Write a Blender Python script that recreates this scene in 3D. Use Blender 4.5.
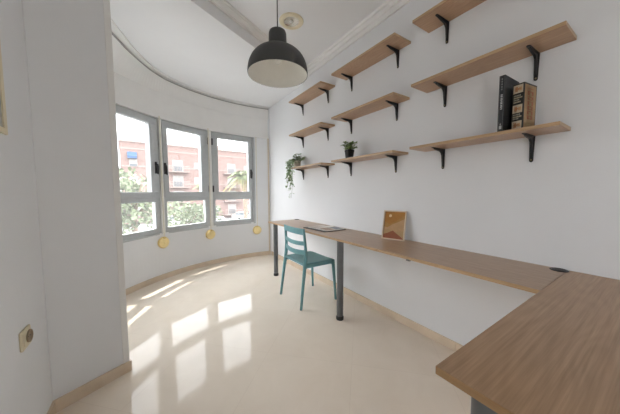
import bpy, bmesh, math, random
from mathutils import Vector, Matrix
R = math.radians
SC = bpy.context.scene
COL = SC.collection
for o in list(bpy.data.objects):
    bpy.data.objects.remove(o)
random.seed(7)

# ------------------------------------------------------------------ camera
YAW, PITCH, ROLL, FPX = 0.5793, -0.0654, -0.0031, 241.66
fwd = Vector((math.sin(YAW) * math.cos(PITCH), math.cos(YAW) * math.cos(PITCH), math.sin(PITCH)))
rgt = Vector((math.cos(YAW), -math.sin(YAW), 0))
upv = rgt.cross(fwd)
r2 = math.cos(ROLL) * rgt + math.sin(ROLL) * upv
u2 = -math.sin(ROLL) * rgt + math.cos(ROLL) * upv
cam_d = bpy.data.cameras.new('camera')
cam = bpy.data.objects.new('camera', cam_d)
COL.objects.link(cam)
M4 = Matrix((r2, u2, -fwd)).transposed().to_4x4()
M4.translation = Vector((-1.816, 0, 1.1683))
cam.matrix_world = M4
cam_d.sensor_width = 36
cam_d.lens = 36 * FPX / 620
cam_d.clip_start = 0.02
cam_d.clip_end = 500
SC.camera = cam

# ------------------------------------------------------------------ sky, sun, exposure
SC.view_settings.view_transform = 'Standard'
SC.view_settings.look = 'None'
SC.view_settings.gamma = 1
SC.view_settings.use_curve_mapping = False
SC.view_settings.exposure = 1.36
SC.cycles.use_denoising = True
SC.cycles.max_bounces = 16
SC.cycles.diffuse_bounces = 10
SC.cycles.transparent_max_bounces = 24
SC.cycles.sample_clamp_indirect = 8

w = bpy.data.worlds.new('sky')
SC.world = w
w.use_nodes = True
nt = w.node_tree
nt.nodes.clear()
wo = nt.nodes.new('ShaderNodeOutputWorld')
bg = nt.nodes.new('ShaderNodeBackground')
tc = nt.nodes.new('ShaderNodeTexCoord')
sp = nt.nodes.new('ShaderNodeSeparateXYZ')
rp = nt.nodes.new('ShaderNodeValToRGB')
nt.links.new(tc.outputs['Generated'], sp.inputs[0])
nt.links.new(sp.outputs['Z'], rp.inputs[0])
e = rp.color_ramp.elements
e[0].position = 0.0
e[0].color = (0.36, 0.365, 0.37, 1)
e[1].position = 0.75
e[1].color = (0.92, 0.97, 1.0, 1)
m_ = e.new(0.3)
m_.color = (0.95, 0.97, 1.0, 1)
nt.links.new(rp.outputs[0], bg.inputs[0])
bg.inputs[1].default_value = 3.3
nt.links.new(bg.outputs[0], wo.inputs[0])

sun_d = bpy.data.lights.new('sun', 'SUN')
sun_d.energy = 2.6
sun_d.angle = R(0.6)
sun_d.color = (1.0, 0.95, 0.86)
sun = bpy.data.objects.new('sun', sun_d)
COL.objects.link(sun)
SUN_EL = R(70)
sdir = Vector((0.87 * math.cos(SUN_EL), -0.5 * math.cos(SUN_EL), -math.sin(SUN_EL)))
sun.rotation_euler = sdir.to_track_quat('-Z', 'Y').to_euler()
sun.location = (-6, 8, 14)


# ------------------------------------------------------------------ materials
def newmat(name):
    m = bpy.data.materials.new(name)
    m.use_nodes = True
    n = m.node_tree
    n.nodes.clear()
    out = n.nodes.new('ShaderNodeOutputMaterial')
    b = n.nodes.new('ShaderNodeBsdfPrincipled')
    n.links.new(b.outputs[0], out.inputs[0])
    return m, n, b, out


def mat(name, col, rough=0.5, metal=0.0, var=0.04, scale=20, bump=0.0, bscale=200, spec=0.5):
    """procedural: base colour with a faint noise variation, optional fine bump"""
    m, n, b, out = newmat(name)
    b.inputs['Roughness'].default_value = rough
    b.inputs['Metallic'].default_value = metal
    b.inputs['Specular IOR Level'].default_value = spec
    tc = n.nodes.new('ShaderNodeTexCoord')
    nz = n.nodes.new('ShaderNodeTexNoise')
    nz.inputs['Scale'].default_value = scale
    nz.inputs['Detail'].default_value = 3
    n.links.new(tc.outputs['Object'], nz.inputs['Vector'])
    r = n.nodes.new('ShaderNodeValToRGB')
    r.color_ramp.elements[0].position = 0.3
    r.color_ramp.elements[1].position = 0.7
    r.color_ramp.elements[0].color = (*[max(0, c * (1 - var)) for c in col], 1)
    r.color_ramp.elements[1].color = (*[min(1, c * (1 + var)) for c in col], 1)
    n.links.new(nz.outputs[0], r.inputs[0])
    n.links.new(r.outputs[0], b.inputs['Base Color'])
    if bump:
        n2 = n.nodes.new('ShaderNodeTexNoise')
        n2.inputs['Scale'].default_value = bscale
        n.links.new(tc.outputs['Object'], n2.inputs['Vector'])
        bp = n.nodes.new('ShaderNodeBump')
        bp.inputs['Strength'].default_value = bump
        bp.inputs['Distance'].default_value = 0.002
        n.links.new(n2.outputs[0], bp.inputs['Height'])
        n.links.new(bp.outputs[0], b.inputs['Normal'])
    return m


def wood(name, c0, c1, axis, rough=0.33, s=1.0):
    """oak laminate: stretched streaks plus wide cathedral waves, grain along axis"""
    m, n, b, out = newmat(name)
    b.inputs['Roughness'].default_value = rough
    tc = n.nodes.new('ShaderNodeTexCoord')
    mp = n.nodes.new('ShaderNodeMapping')
    sc = [20 * s, 20 * s, 20 * s]
    sc[axis] = 0.5 * s
    mp.inputs['Scale'].default_value = sc
    n.links.new(tc.outputs['Object'], mp.inputs['Vector'])
    n1 = n.nodes.new('ShaderNodeTexNoise')
    n1.inputs['Scale'].default_value = 6.5
    n1.inputs['Detail'].default_value = 8
    n1.inputs['Roughness'].default_value = 0.62
    n.links.new(mp.outputs[0], n1.inputs['Vector'])
    mp2 = n.nodes.new('ShaderNodeMapping')
    sc = [2.6 * s, 2.6 * s, 2.6 * s]
    sc[axis] = 0.75 * s
    mp2.inputs['Scale'].default_value = sc
    n.links.new(tc.outputs['Object'], mp2.inputs['Vector'])
    n2 = n.nodes.new('ShaderNodeTexNoise')
    n2.inputs['Scale'].default_value = 1.5
    n2.inputs['Detail'].default_value = 1.5
    n.links.new(mp2.outputs[0], n2.inputs['Vector'])
    mu = n.nodes.new('ShaderNodeMath')
    mu.operation = 'MULTIPLY'
    mu.inputs[1].default_value = 150
    n.links.new(n2.outputs[0], mu.inputs[0])
    si = n.nodes.new('ShaderNodeMath')
    si.operation = 'SINE'
    n.links.new(mu.outputs[0], si.inputs[0])
    m1 = n.nodes.new('ShaderNodeMath')
    m1.operation = 'MULTIPLY_ADD'
    m1.inputs[1].default_value = 0.035
    n.links.new(si.outputs[0], m1.inputs[0])
    n.links.new(n1.outputs[0], m1.inputs[2])
    rp = n.nodes.new('ShaderNodeValToRGB')
    rp.color_ramp.elements[0].position = 0.27
    rp.color_ramp.elements[0].color = (*c0, 1)
    rp.color_ramp.elements[1].position = 0.70
    rp.color_ramp.elements[1].color = (*c1, 1)
    n.links.new(m1.outputs[0], rp.inputs[0])
    n.links.new(rp.outputs[0], b.inputs['Base Color'])
    return m


def floor_mat():
    m, n, b, out = newmat('cream_marble')
    tc = n.nodes.new('ShaderNodeTexCoord')
    mp = n.nodes.new('ShaderNodeMapping')
    mp.inputs['Rotation'].default_value = (0, 0, R(45))
    mp.inputs['Location'].default_value = (0.13, 0.30, 0)
    n.links.new(tc.outputs['Object'], mp.inputs['Vector'])
    br = n.nodes.new('ShaderNodeTexBrick')
    br.offset = 0.0
    br.inputs['Scale'].default_value = 1.0
    br.inputs['Brick Width'].default_value = 0.6
    br.inputs['Row Height'].default_value = 0.6
    br.inputs['Mortar Size'].default_value = 0.0016
    br.inputs['Mortar Smooth'].default_value = 0.3
    br.inputs['Color1'].default_value = (0.82, 0.735, 0.635, 1)
    br.inputs['Color2'].default_value = (0.81, 0.723, 0.622, 1)
    br.inputs['Mortar'].default_value = (0.75, 0.66, 0.565, 1)
    n.links.new(mp.outputs[0], br.inputs['Vector'])
    nz = n.nodes.new('ShaderNodeTexNoise')
    nz.inputs['Scale'].default_value = 3.5
    nz.inputs['Detail'].default_value = 7
    nz.inputs['Roughness'].default_value = 0.6
    nz.inputs['Distortion'].default_value = 0.8
    n.links.new(tc.outputs['Object'], nz.inputs['Vector'])
    rp = n.nodes.new('ShaderNodeValToRGB')
    rp.color_ramp.elements[0].position = 0.3
    rp.color_ramp.elements[0].color = (0.94, 0.93, 0.91, 1)
    rp.color_ramp.elements[1].position = 0.7
    rp.color_ramp.elements[1].color = (1, 1, 1, 1)
    n.links.new(nz.outputs[0], rp.inputs[0])
    mx = n.nodes.new('ShaderNodeMix')
    mx.data_type = 'RGBA'
    mx.blend_type = 'MULTIPLY'
    mx.inputs[0].default_value = 1
    n.links.new(br.outputs['Color'], mx.inputs[6])
    n.links.new(rp.outputs[0], mx.inputs[7])
    n.links.new(mx.outputs[2], b.inputs['Base Color'])
    b.inputs['Roughness'].default_value = 0.05
    b.inputs['Specular IOR Level'].default_value = 0.17
    return m


def glass_mat():
    """window glass: see-through, mirror reflection, white scatter put in for a hazy, washed-out view"""
    m = bpy.data.materials.new('hazed_window_glass')
    m.use_nodes = True
    n = m.node_tree
    n.nodes.clear()
    out = n.nodes.new('ShaderNodeOutputMaterial')
    tr = n.nodes.new('ShaderNodeBsdfTransparent')
    gl = n.nodes.new('ShaderNodeBsdfGlossy')
    gl.inputs['Roughness'].default_value = 0.02
    tl = n.nodes.new('ShaderNodeBsdfTranslucent')  # white scatter imitates veiling glare over the view outside
    nz = n.nodes.new('ShaderNodeTexNoise')
    nz.inputs['Scale'].default_value = 6
    r = n.nodes.new('ShaderNodeMapRange')
    r.inputs[3].default_value = 0.02
    r.inputs[4].default_value = 0.035
    n.links.new(nz.outputs[0], r.inputs[0])
    mx0 = n.nodes.new('ShaderNodeMixShader')
    n.links.new(r.outputs[0], mx0.inputs[0])
    n.links.new(tr.outputs[0], mx0.inputs[1])
    n.links.new(tl.outputs[0], mx0.inputs[2])
    # Schlick reflectance from the facing angle, the same on both faces of the pane
    lw = n.nodes.new('ShaderNodeLayerWeight')
    lw.inputs[0].default_value = 0.5
    pw = n.nodes.new('ShaderNodeMath')
    pw.operation = 'POWER'
    pw.inputs[1].default_value = 5
    n.links.new(lw.outputs['Facing'], pw.inputs[0])
    fr = n.nodes.new('ShaderNodeMath')
    fr.operation = 'MULTIPLY_ADD'
    fr.inputs[1].default_value = 0.96
    fr.inputs[2].default_value = 0.035
    n.links.new(pw.outputs[0], fr.inputs[0])
    mx = n.nodes.new('ShaderNodeMixShader')
    n.links.new(fr.outputs[0], mx.inputs[0])
    n.links.new(mx0.outputs[0], mx.inputs[1])
    n.links.new(gl.outputs[0], mx.inputs[2])
    n.links.new(mx.outputs[0], out.inputs[0])
    return m


MT = {}
MT['wall'] = mat('white_wall_paint', (0.775, 0.785, 0.80), 0.85, var=0.012, scale=3, bump=0.25, bscale=120, spec=0.2)
MT['ceil'] = mat('white_ceiling_paint', (0.79, 0.795, 0.805), 0.9, var=0.01, scale=3, spec=0.2)
MT['plaster'] = mat('cornice_plaster', (0.82, 0.815, 0.80), 0.8, var=0.015, scale=8, spec=0.2)
MT['floor'] = floor_mat()
MT['skirt'] = mat('marble_skirting', (0.70, 0.575, 0.44), 0.25, var=0.08, scale=6)
MT['oak_y'] = wood('oak_laminate_lengthwise', (0.30, 0.195, 0.122), (0.46, 0.325, 0.22), 1)
MT['oak_x'] = wood('oak_laminate_crosswise', (0.28, 0.17, 0.093), (0.45, 0.292, 0.178), 0)
MT['oak_edge'] = wood('oak_edge_band', (0.40, 0.26, 0.14), (0.54, 0.37, 0.22), 1)
MT['edge_mid'] = wood('oak_edge_band_dark', (0.27, 0.155, 0.07), (0.38, 0.235, 0.12), 1)
MT['shelf'] = wood('oak_shelf_laminate', (0.36, 0.218, 0.128), (0.53, 0.345, 0.215), 1, s=1.4)
MT['black'] = mat('black_painted_metal', (0.018, 0.018, 0.019), 0.38, var=0.1)
MT['screw'] = mat('brass_screw_head', (0.35, 0.27, 0.15), 0.35, 0.8)
MT['leg'] = mat('dark_grey_leg_metal', (0.13, 0.135, 0.14), 0.38, 0.2, var=0.08)
MT['foot'] = mat('black_rubber_foot', (0.02, 0.02, 0.02), 0.6)
MT['alu'] = mat('grey_window_aluminium', (0.50, 0.52, 0.53), 0.38, 0.2, var=0.04)
MT['glass'] = glass_mat()
MT['teal'] = mat('teal_plastic', (0.14, 0.325, 0.35), 0.42, var=0.05, scale=12)
MT['strap'] = mat('ecru_woven_strap', (0.72, 0.68, 0.58), 0.9, var=0.05, scale=60)
MT['yellow'] = mat('yellowed_winder_plastic', (0.88, 0.73, 0.36), 0.4, var=0.06)
MT['yellow2'] = mat('darker_yellow_winder_rim', (0.70, 0.52, 0.22), 0.45, var=0.06)
MT['shade'] = mat('charcoal_lamp_enamel', (0.045, 0.046, 0.045), 0.5, var=0.06)
MT['shade_in'] = mat('white_lamp_lining', (0.80, 0.79, 0.74), 0.6, var=0.02)
MT['cream'] = mat('cream_plastic', (0.72, 0.64, 0.46), 0.45, var=0.03)
MT['chrome'] = mat('satin_reflector', (0.62, 0.58, 0.50), 0.22, 1.0, var=0.03)
MT['white'] = mat('white_plastic', (0.80, 0.79, 0.76), 0.4, var=0.02)
MT['greige'] = mat('grey_panel_face', (0.44, 0.43, 0.38), 0.5, var=0.05)
MT['paper'] = mat('magazine_paper', (0.78, 0.75, 0.70), 0.45, var=0.03)
MT['soil'] = mat('potting_soil', (0.05, 0.035, 0.025), 0.95, var=0.3, scale=60)
MT['leaf'] = mat('plant_leaf_green', (0.24, 0.34, 0.12), 0.45, var=0.45, scale=30)
MT['leaf2'] = mat('ivy_leaf_green', (0.32, 0.42, 0.25), 0.45, var=0.35, scale=30)
MT['stem'] = mat('plant_stem', (0.12, 0.17, 0.06), 0.6)
MT['pot'] = mat('black_plastic_pot', (0.03, 0.031, 0.033), 0.5)
MT['potw'] = mat('pale_ceramic_pot', (0.70, 0.66, 0.58), 0.4)
MT['frame_wood'] = mat('pale_pine_frame', (0.72, 0.61, 0.47), 0.5, var=0.06, scale=30)
MT['bulb'] = mat('frosted_bulb', (0.85, 0.84, 0.80), 0.25)


def flat(name, c, rough=0.5):
    if name not in MT:
        MT[name] = mat(name, c, rough, var=0.06, scale=40)
    return MT[name]


# ------------------------------------------------------------------ mesh helpers
class MB:
    def __init__(s):
        s.b = bmesh.new()

    def faces(s, vs, fs, mi=0, smooth=False):
        bv = [s.b.verts.new(v) for v in vs]
        for f in fs:
            try:
                fc = s.b.faces.new([bv[i] for i in f])
                fc.material_index = mi
                fc.smooth = smooth
            except ValueError:
                pass
        return s

    def box(s, x0, x1, y0, y1, z0, z1, mi=0, mat=None):
        v = [Vector((x, y, z)) for x in (x0, x1) for y in (y0, y1) for z in (z0, z1)]
        if mat is not None:
            v = [mat @ p for p in v]
        return s.faces(v, [(0, 1, 3, 2), (4, 6, 7, 5), (0, 4, 5, 1), (2, 3, 7, 6), (0, 2, 6, 4), (1, 5, 7, 3)], mi)

    def prism(s, pts, d, mi=0):
        """closed polygon pts (3D) extruded by vector d"""
        n = len(pts)
        d = Vector(d)
        v = [Vector(p) for p in pts] + [Vector(p) + d for p in pts]
        f = [tuple(range(n - 1, -1, -1)), tuple(range(n, 2 * n))] + [(i, (i + 1) % n, n + (i + 1) % n, n + i) for i in range(n)]
        return s.faces(v, f, mi)

    def arc(s, c, r0, r1, a0, a1, z0, z1, n=48, mi=0):
        v, f = [], []
        for i in range(n + 1):
            a = R(a0 + (a1 - a0) * i / n)
            ca, sa = math.cos(a), math.sin(a)
            for r, z in ((r0, z0), (r1, z0), (r1, z1), (r0, z1)):
                v.append((c[0] + r * ca, c[1] + r * sa, z))
        for i in range(n):
            p, q = 4 * i, 4 * i + 4
            for k in range(4):
                f.append((p + k, p + (k + 1) % 4, q + (k + 1) % 4, q + k))
        f += [(3, 2, 1, 0), (4 * n, 4 * n + 1, 4 * n + 2, 4 * n + 3)]
        return s.faces(v, f, mi)

    def tube(s, pts, rad, n=10, mi=0, cap=True, smooth=True):
        pts = [Vector(p) for p in pts]
        m = len(pts)
        if not hasattr(rad, '__len__'):
            rad = [rad] * m
        v, f = [], []
        prev = None
        for i, p in enumerate(pts):
            t = (pts[min(i + 1, m - 1)] - pts[max(i - 1, 0)]).normalized()
            if prev is None:
                a = t.cross(Vector((0, 0, 1)) if abs(t.z) < 0.9 else Vector((1, 0, 0))).normalized()
            else:
                a = (prev - t * prev.dot(t)).normalized()
            prev = a
            b = t.cross(a)
            for k in range(n):
                q = 2 * math.pi * k / n
                v.append(p + rad[i] * (math.cos(q) * a + math.sin(q) * b))
        for i in range(m - 1):
            for k in range(n):
                f.append((i * n + k, i * n + (k + 1) % n, (i + 1) * n + (k + 1) % n, (i + 1) * n + k))
        bv = [s.b.verts.new(p) for p in v]
        for q in f:
            fc = s.b.faces.new([bv[i] for i in q])
            fc.smooth = smooth
            fc.material_index = mi
        if cap:
            for q in (list(range(n - 1, -1, -1)), list(range((m - 1) * n, m * n))):
                fc = s.b.faces.new([bv[i] for i in q])
                fc.material_index = mi
        return s

    def lathe(s, prof, n=40, c=(0, 0, 0), mi=0, smooth=True, mat=None):
        """profile of (r, z); r=0 ends become poles"""
        rings = []
        c = Vector(c)
        for r, z in prof:
            if r < 1e-6:
                P = [Vector((0, 0, z))]
            else:
                P = [Vector((r * math.cos(2 * math.pi * k / n), r * math.sin(2 * math.pi * k / n), z)) for k in range(n)]
            P = [(mat @ p if mat is not None else p) + c for p in P]
            rings.append([s.b.verts.new(p) for p in P])
        for a, b in zip(rings, rings[1:]):
            for k in range(n):
                l = (k + 1) % n
                if len(a) == 1 and len(b) == 1:
                    continue
                if len(a) == 1:
                    q = [a[0], b[l], b[k]]
                elif len(b) == 1:
                    q = [a[k], a[l], b[0]]
                else:
                    q = [a[k], a[l], b[l], b[k]]
                fc = s.b.faces.new(q)
                fc.smooth = smooth
                fc.material_index = mi
        return s

    def build(s, name, mats, parent=None, bevel=0, seg=2, smooth=False, loc=None):
        bmesh.ops.recalc_face_normals(s.b, faces=s.b.faces[:])
        me = bpy.data.meshes.new(name)
        s.b.to_mesh(me)
        s.b.free()
        for m in (mats if isinstance(mats, (list, tuple)) else [mats]):
            me.materials.append(m)
        o = bpy.data.objects.new(name, me)
        COL.objects.link(o)
        if parent is not None:
            o.parent = parent
        if loc is not None:
            o.location = loc
        if bevel:
            md = o.modifiers.new('bevel', 'BEVEL')
            md.width = bevel
            md.segments = seg
            md.limit_method = 'ANGLE'
            md.angle_limit = R(40)
        if smooth:
            for p in me.polygons:
                p.use_smooth = True
        return o


def tag(o, label, cat, group=None, kind=None):
    o['label'] = label
    o['category'] = cat
    if group:
        o['group'] = group
    if kind:
        o['kind'] = kind
    return o


def struct(o, label=None, cat=None):
    o['kind'] = 'structure'
    if label:
        o['label'] = label
    if cat:
        o['category'] = cat
    return o


def empty(name, loc=(0, 0, 0), rz=0):
    o = bpy.data.objects.new(name, None)
    o.empty_display_size = 0.1
    COL.objects.link(o)
    o.location = loc
    o.rotation_euler = (0, 0, rz)
    return o


def copy_tree(o, parent=None):
    c = o.copy()
    COL.objects.link(c)
    if parent is not None:
        c.parent = parent
    for ch in list(o.children):
        copy_tree(ch, c)
    return c


# ------------------------------------------------------------------ room shell
CC = (-0.43, 1.95)      # centre of the round bay
RB = 2.2                # inner radius of the bay wall
ZB = 2.65               # ceiling of the bay
ZM = 2.80              # main ceiling
SILL, HEAD = 0.62, 2.115
P0 = Vector((-2.292, 1.757, 0))     # pier corner at left wall
P1 = Vector((-1.983, 1.915, 0))     # pier outer corner


def bay(a, r):
    return (CC[0] + r * math.cos(R(a)), CC[1] + r * math.sin(R(a)))


# floor outline follows the round bay
out = [(0.12, -2.2), (0.12, 4.0)]
out += [bay(a, 2.4) for a in range(76, 180, 4)] + [(-2.83, 1.6), (-2.45, 1.6), (-2.45, -2.2)]
fb = MB().prism([(x, y, -0.12) for x, y in out], (0, 0, 0.12))
struct(fb.build('floor', MT['floor']), 'polished cream marble floor with faint diagonal joints', 'floor')

struct(MB().box(0, 0.15, -2.2, 4.35, 0, 2.95).build('wall_right', MT['wall']), 'long white wall carrying the shelves', 'wall')
lw = MB()
for y0, y1, z0, z1 in ((-2.2, -1.75, 0, 2.95), (-0.95, 1.76, 0, 2.95), (-1.75, -0.95, 2.0, 2.95)):
    lw.box(-2.45, -2.295, y0, y1, z0, z1)      # unseen opening beside the viewer, added to let in fill light
struct(lw.build('wall_left', MT['wall']), 'narrow strip of white wall at the left edge', 'wall')
struct(MB().box(-2.45, 0.15, -2.35, -2.2, 0, 2.95).build('wall_back', MT['wall']), 'white wall behind the viewer', 'wall')
pier = MB().prism([(p[0], p[1], 0) for p in [(-2.45, P0.y), (P0.x, P0.y), (P1.x, P1.y), (-2.13, 2.21), (-2.62, 2.35), (-2.75, 1.76)]], (0, 0, 2.95))
struct(pier.build('wall_pier', MT['wall'], bevel=0.012, seg=3), 'grey-shadowed white pier between left wall and the bay', 'wall')
# lighter corner bead along the pier edge
dp = (P1 - P0).normalized()
nrm = Vector((dp.y, -dp.x, 0))
a_ = P1 - dp * 0.032 + nrm * 0.0005
bd = MB().prism([a_, P1 + dp * 0.003 + nrm * 0.0005, P1 + dp * 0.003 + nrm * 0.005, a_ + nrm * 0.005], (0, 0, 2.64))
struct(bd.build('trim_1', MT['plaster'], bevel=0.002), 'thin corner bead down the pier edge', 'trim')

# round bay wall: parapet, lintel and the two ends
wb = MB().arc(CC, RB, RB + 0.28, 72, 178, 0, SILL, 80)
wb.arc(CC, RB, RB + 0.28, 72, 178, HEAD, 2.95, 80)
wb.arc(CC, RB, RB + 0.28, 72, 86.2, SILL, HEAD, 10)
wb.arc(CC, RB, RB + 0.28, 164.2, 178, SILL, HEAD, 10)
struct(wb.build('wall_bay', MT['wall']), 'curved white bay wall under and over the windows', 'wall')
# shutter box lid: curved fascia with a thin lower lip
fs = MB().arc(CC, RB - 0.018, RB + 0.01, 79.6, 168, HEAD + 0.015, 2.44, 72)
fs.arc(CC, RB - 0.034, RB + 0.01, 79.6, 168, HEAD - 0.003, HEAD + 0.024, 72)
struct(fs.build('trim_2', MT['plaster']), 'curved white shutter box above the windows', 'trim')


def lerp_tab(tab, a):
    for (a0, v0), (a1, v1) in zip(tab, tab[1:]):
        if a <= a1:
            t = (a - a0) / (a1 - a0)
            t = max(0.0, min(1.0, t))
            return v0 + (v1 - v0) * t
    return tab[-1][1]


# the upper panel of the box leans into the room towards the pier, where the ceiling edge narrows
RIM = [(79, 2.165), (97, 2.165), (112, 2.16), (124, 2.135), (131, 2.075), (137, 2.01), (146.5, 1.925), (156, 1.87), (172, 1.84)]
RIMW = [(79, 0.035), (113, 0.035), (124, 0.045), (137, 0.06), (147, 0.08), (172, 0.09)]


def ring(rows, a0=79.3, a1=170, n=90):
    m = MB()
    v, f = [], []
    k = len(rows)
    for i in range(n + 1):
        a = a0 + (a1 - a0) * i / n
        for r, z in (rw(a) for rw in rows):
            v.append((*bay(a, r), z))
    for i in range(n):
        for q in range(k):
            f.append((k * i + q, k * i + (q + 1) % k, k * (i + 1) + (q + 1) % k, k * (i + 1) + q))
    f += [tuple(range(k)), tuple(range(k * n + k - 1, k * n - 1, -1))]
    return m.faces(v, f)


up = ring([lambda a: (RB + 0.005, 2.443), lambda a: (RB - 0.012, 2.443), lambda a: (lerp_tab(RIM, a), 2.612), lambda a: (RB + 0.005, 2.612)])
struct(up.build('trim_12', MT['plaster']), 'upper curved panel of the shutter box', 'trim')
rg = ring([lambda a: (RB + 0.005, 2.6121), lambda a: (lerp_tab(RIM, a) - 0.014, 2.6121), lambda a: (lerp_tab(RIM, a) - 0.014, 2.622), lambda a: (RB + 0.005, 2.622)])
struct(rg.build('trim_3', mat('grey_rail_paint', (0.40, 0.395, 0.385), 0.7)), 'thin grey curved rail under the bay ceiling', 'trim')  # rail in one even mid-grey base colour
rg = ring([lambda a: (RB + 0.005, 2.6221), lambda a: (lerp_tab(RIM, a) - lerp_tab(RIMW, a), 2.634), lambda a: (lerp_tab(RIM, a) - lerp_tab(RIMW, a), ZB), lambda a: (RB + 0.005, ZB)])
struct(rg.build('trim_13', MT['plaster']), 'plaster ring at the edge of the bay ceiling', 'trim')

# ceilings: lower one over the bay, higher one over the room, meeting at a slanted step
L0 = P0 - dp * 0.6
L1 = P0 + dp * ((0.12 - P0.x) / dp.x)
bc = [(L1.x, L1.y)] + [(0.12, 4.0)] + [bay(a, 2.4) for a in range(76, 182, 4)] + [(L0.x, L0.y)]
struct(MB().prism([(x, y, ZB) for x, y in bc], (0, 0, 0.3)).build('ceiling_bay', MT['ceil']), 'lower white ceiling over the round bay', 'ceiling')
mc = [(0.12, -2.2), (L1.x, L1.y), (L0.x, L0.y), (-2.83, -2.2)]
struct(MB().prism([(x, y, ZM) for x, y in mc], (0, 0, 0.18)).build('ceiling', MT['ceil']), 'main white ceiling with the pendant', 'ceiling')


def sweep(prof, a, b, nrm):
    """prof: (offset out of wall, z) closed polygon, swept a->b"""
    m = MB()
    return m.prism([a + nrm * o + Vector((0, 0, z)) for o, z in prof], b - a)


cp = [(0, 2.700), (0.020, 2.700), (0.023, 2.738), (0.040, 2.741), (0.043, 2.775), (0.060, 2.778), (0.064, ZM), (0, ZM)]
struct(sweep(cp, Vector((0, -2.2, 0)), Vector((0, L1.y - 0.02, 0)), Vector((-1, 0, 0))).build('trim_4', MT['plaster']), 'plaster cornice along the shelf wall', 'trim')
cp2 = [(0, 2.752), (0.018, 2.752), (0.022, 2.762), (0.042, 2.766), (0.052, 2.776), (0.058, 2.778), (0.062, 2.788), (0.078, 2.79), (0.082, ZM), (0, ZM)]
struct(sweep(cp2, L0, L1, nrm).build('trim_5', MT['plaster']), 'plaster cornice on the slanted ceiling step', 'trim')

# baseboards
SK, ST = 0.067, 0.013
bbm = MB()
ys = [4.06, 3.25, 2.45, 1.64, 0.834, 0.03, -0.77, -1.57, -2.2]
for y1, y0 in zip(ys, ys[1:]):
    bbm.box(-ST, 0.0, y0 + 0.001, y1 - 0.001, 0, SK)
struct(bbm.build('baseboard_right', MT['skirt'], bevel=0.0015), 'cream marble skirting under the desk', 'baseboard')
bbm = MB().arc(CC, RB - ST, RB, 78.9, 172, 0, SK, 72)
struct(bbm.build('baseboard_bay', MT['skirt']), 'cream marble skirting round the bay', 'baseboard')
bbm = MB().prism([P0 + dp * 0.006, P1 + dp * 0.012, P1 + dp * 0.012 + nrm * ST, P0 + dp * 0.0 + nrm * ST], (0, 0, SK))
q = Vector((-2.13, 2.21, 0)) - P1
q.normalize()
bbm.prism([P1, P1 + q * 0.3, P1 + q * 0.3 + dp * ST, P1 + dp * ST], (0, 0, SK))
struct(bbm.build('baseboard_pier', MT['skirt']), 'cream marble skirting at the foot of the pier', 'baseboard')
bbm = MB().box(-2.296, -2.296 + ST, -2.2, -1.75, 0, SK).box(-2.296, -2.296 + ST, -0.95, 1.762, 0, SK)
struct(bbm.build('baseboard_left', MT['skirt']), 'cream marble skirting at the left wall', 'baseboard')
# corner shadow between bay and shelf wall, painted as a beige strip
cx, cy = bay(79.4, RB - 0.008)
shadow_strip = MB().box(cx - 0.011, cx + 0.011, cy - 0.008, cy + 0.012, 0.07, HEAD)
struct(shadow_strip.build('trim_6', mat('beige_corner_shadow', (0.66, 0.58, 0.48), 0.6), bevel=0.003), 'painted beige shadow line in the corner of bay and shelf wall', 'trim')

# ------------------------------------------------------------------ windows of the bay
WA = [164.0, 144.5, 125.1, 105.6, 86.3]
RW = 2.226


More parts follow.
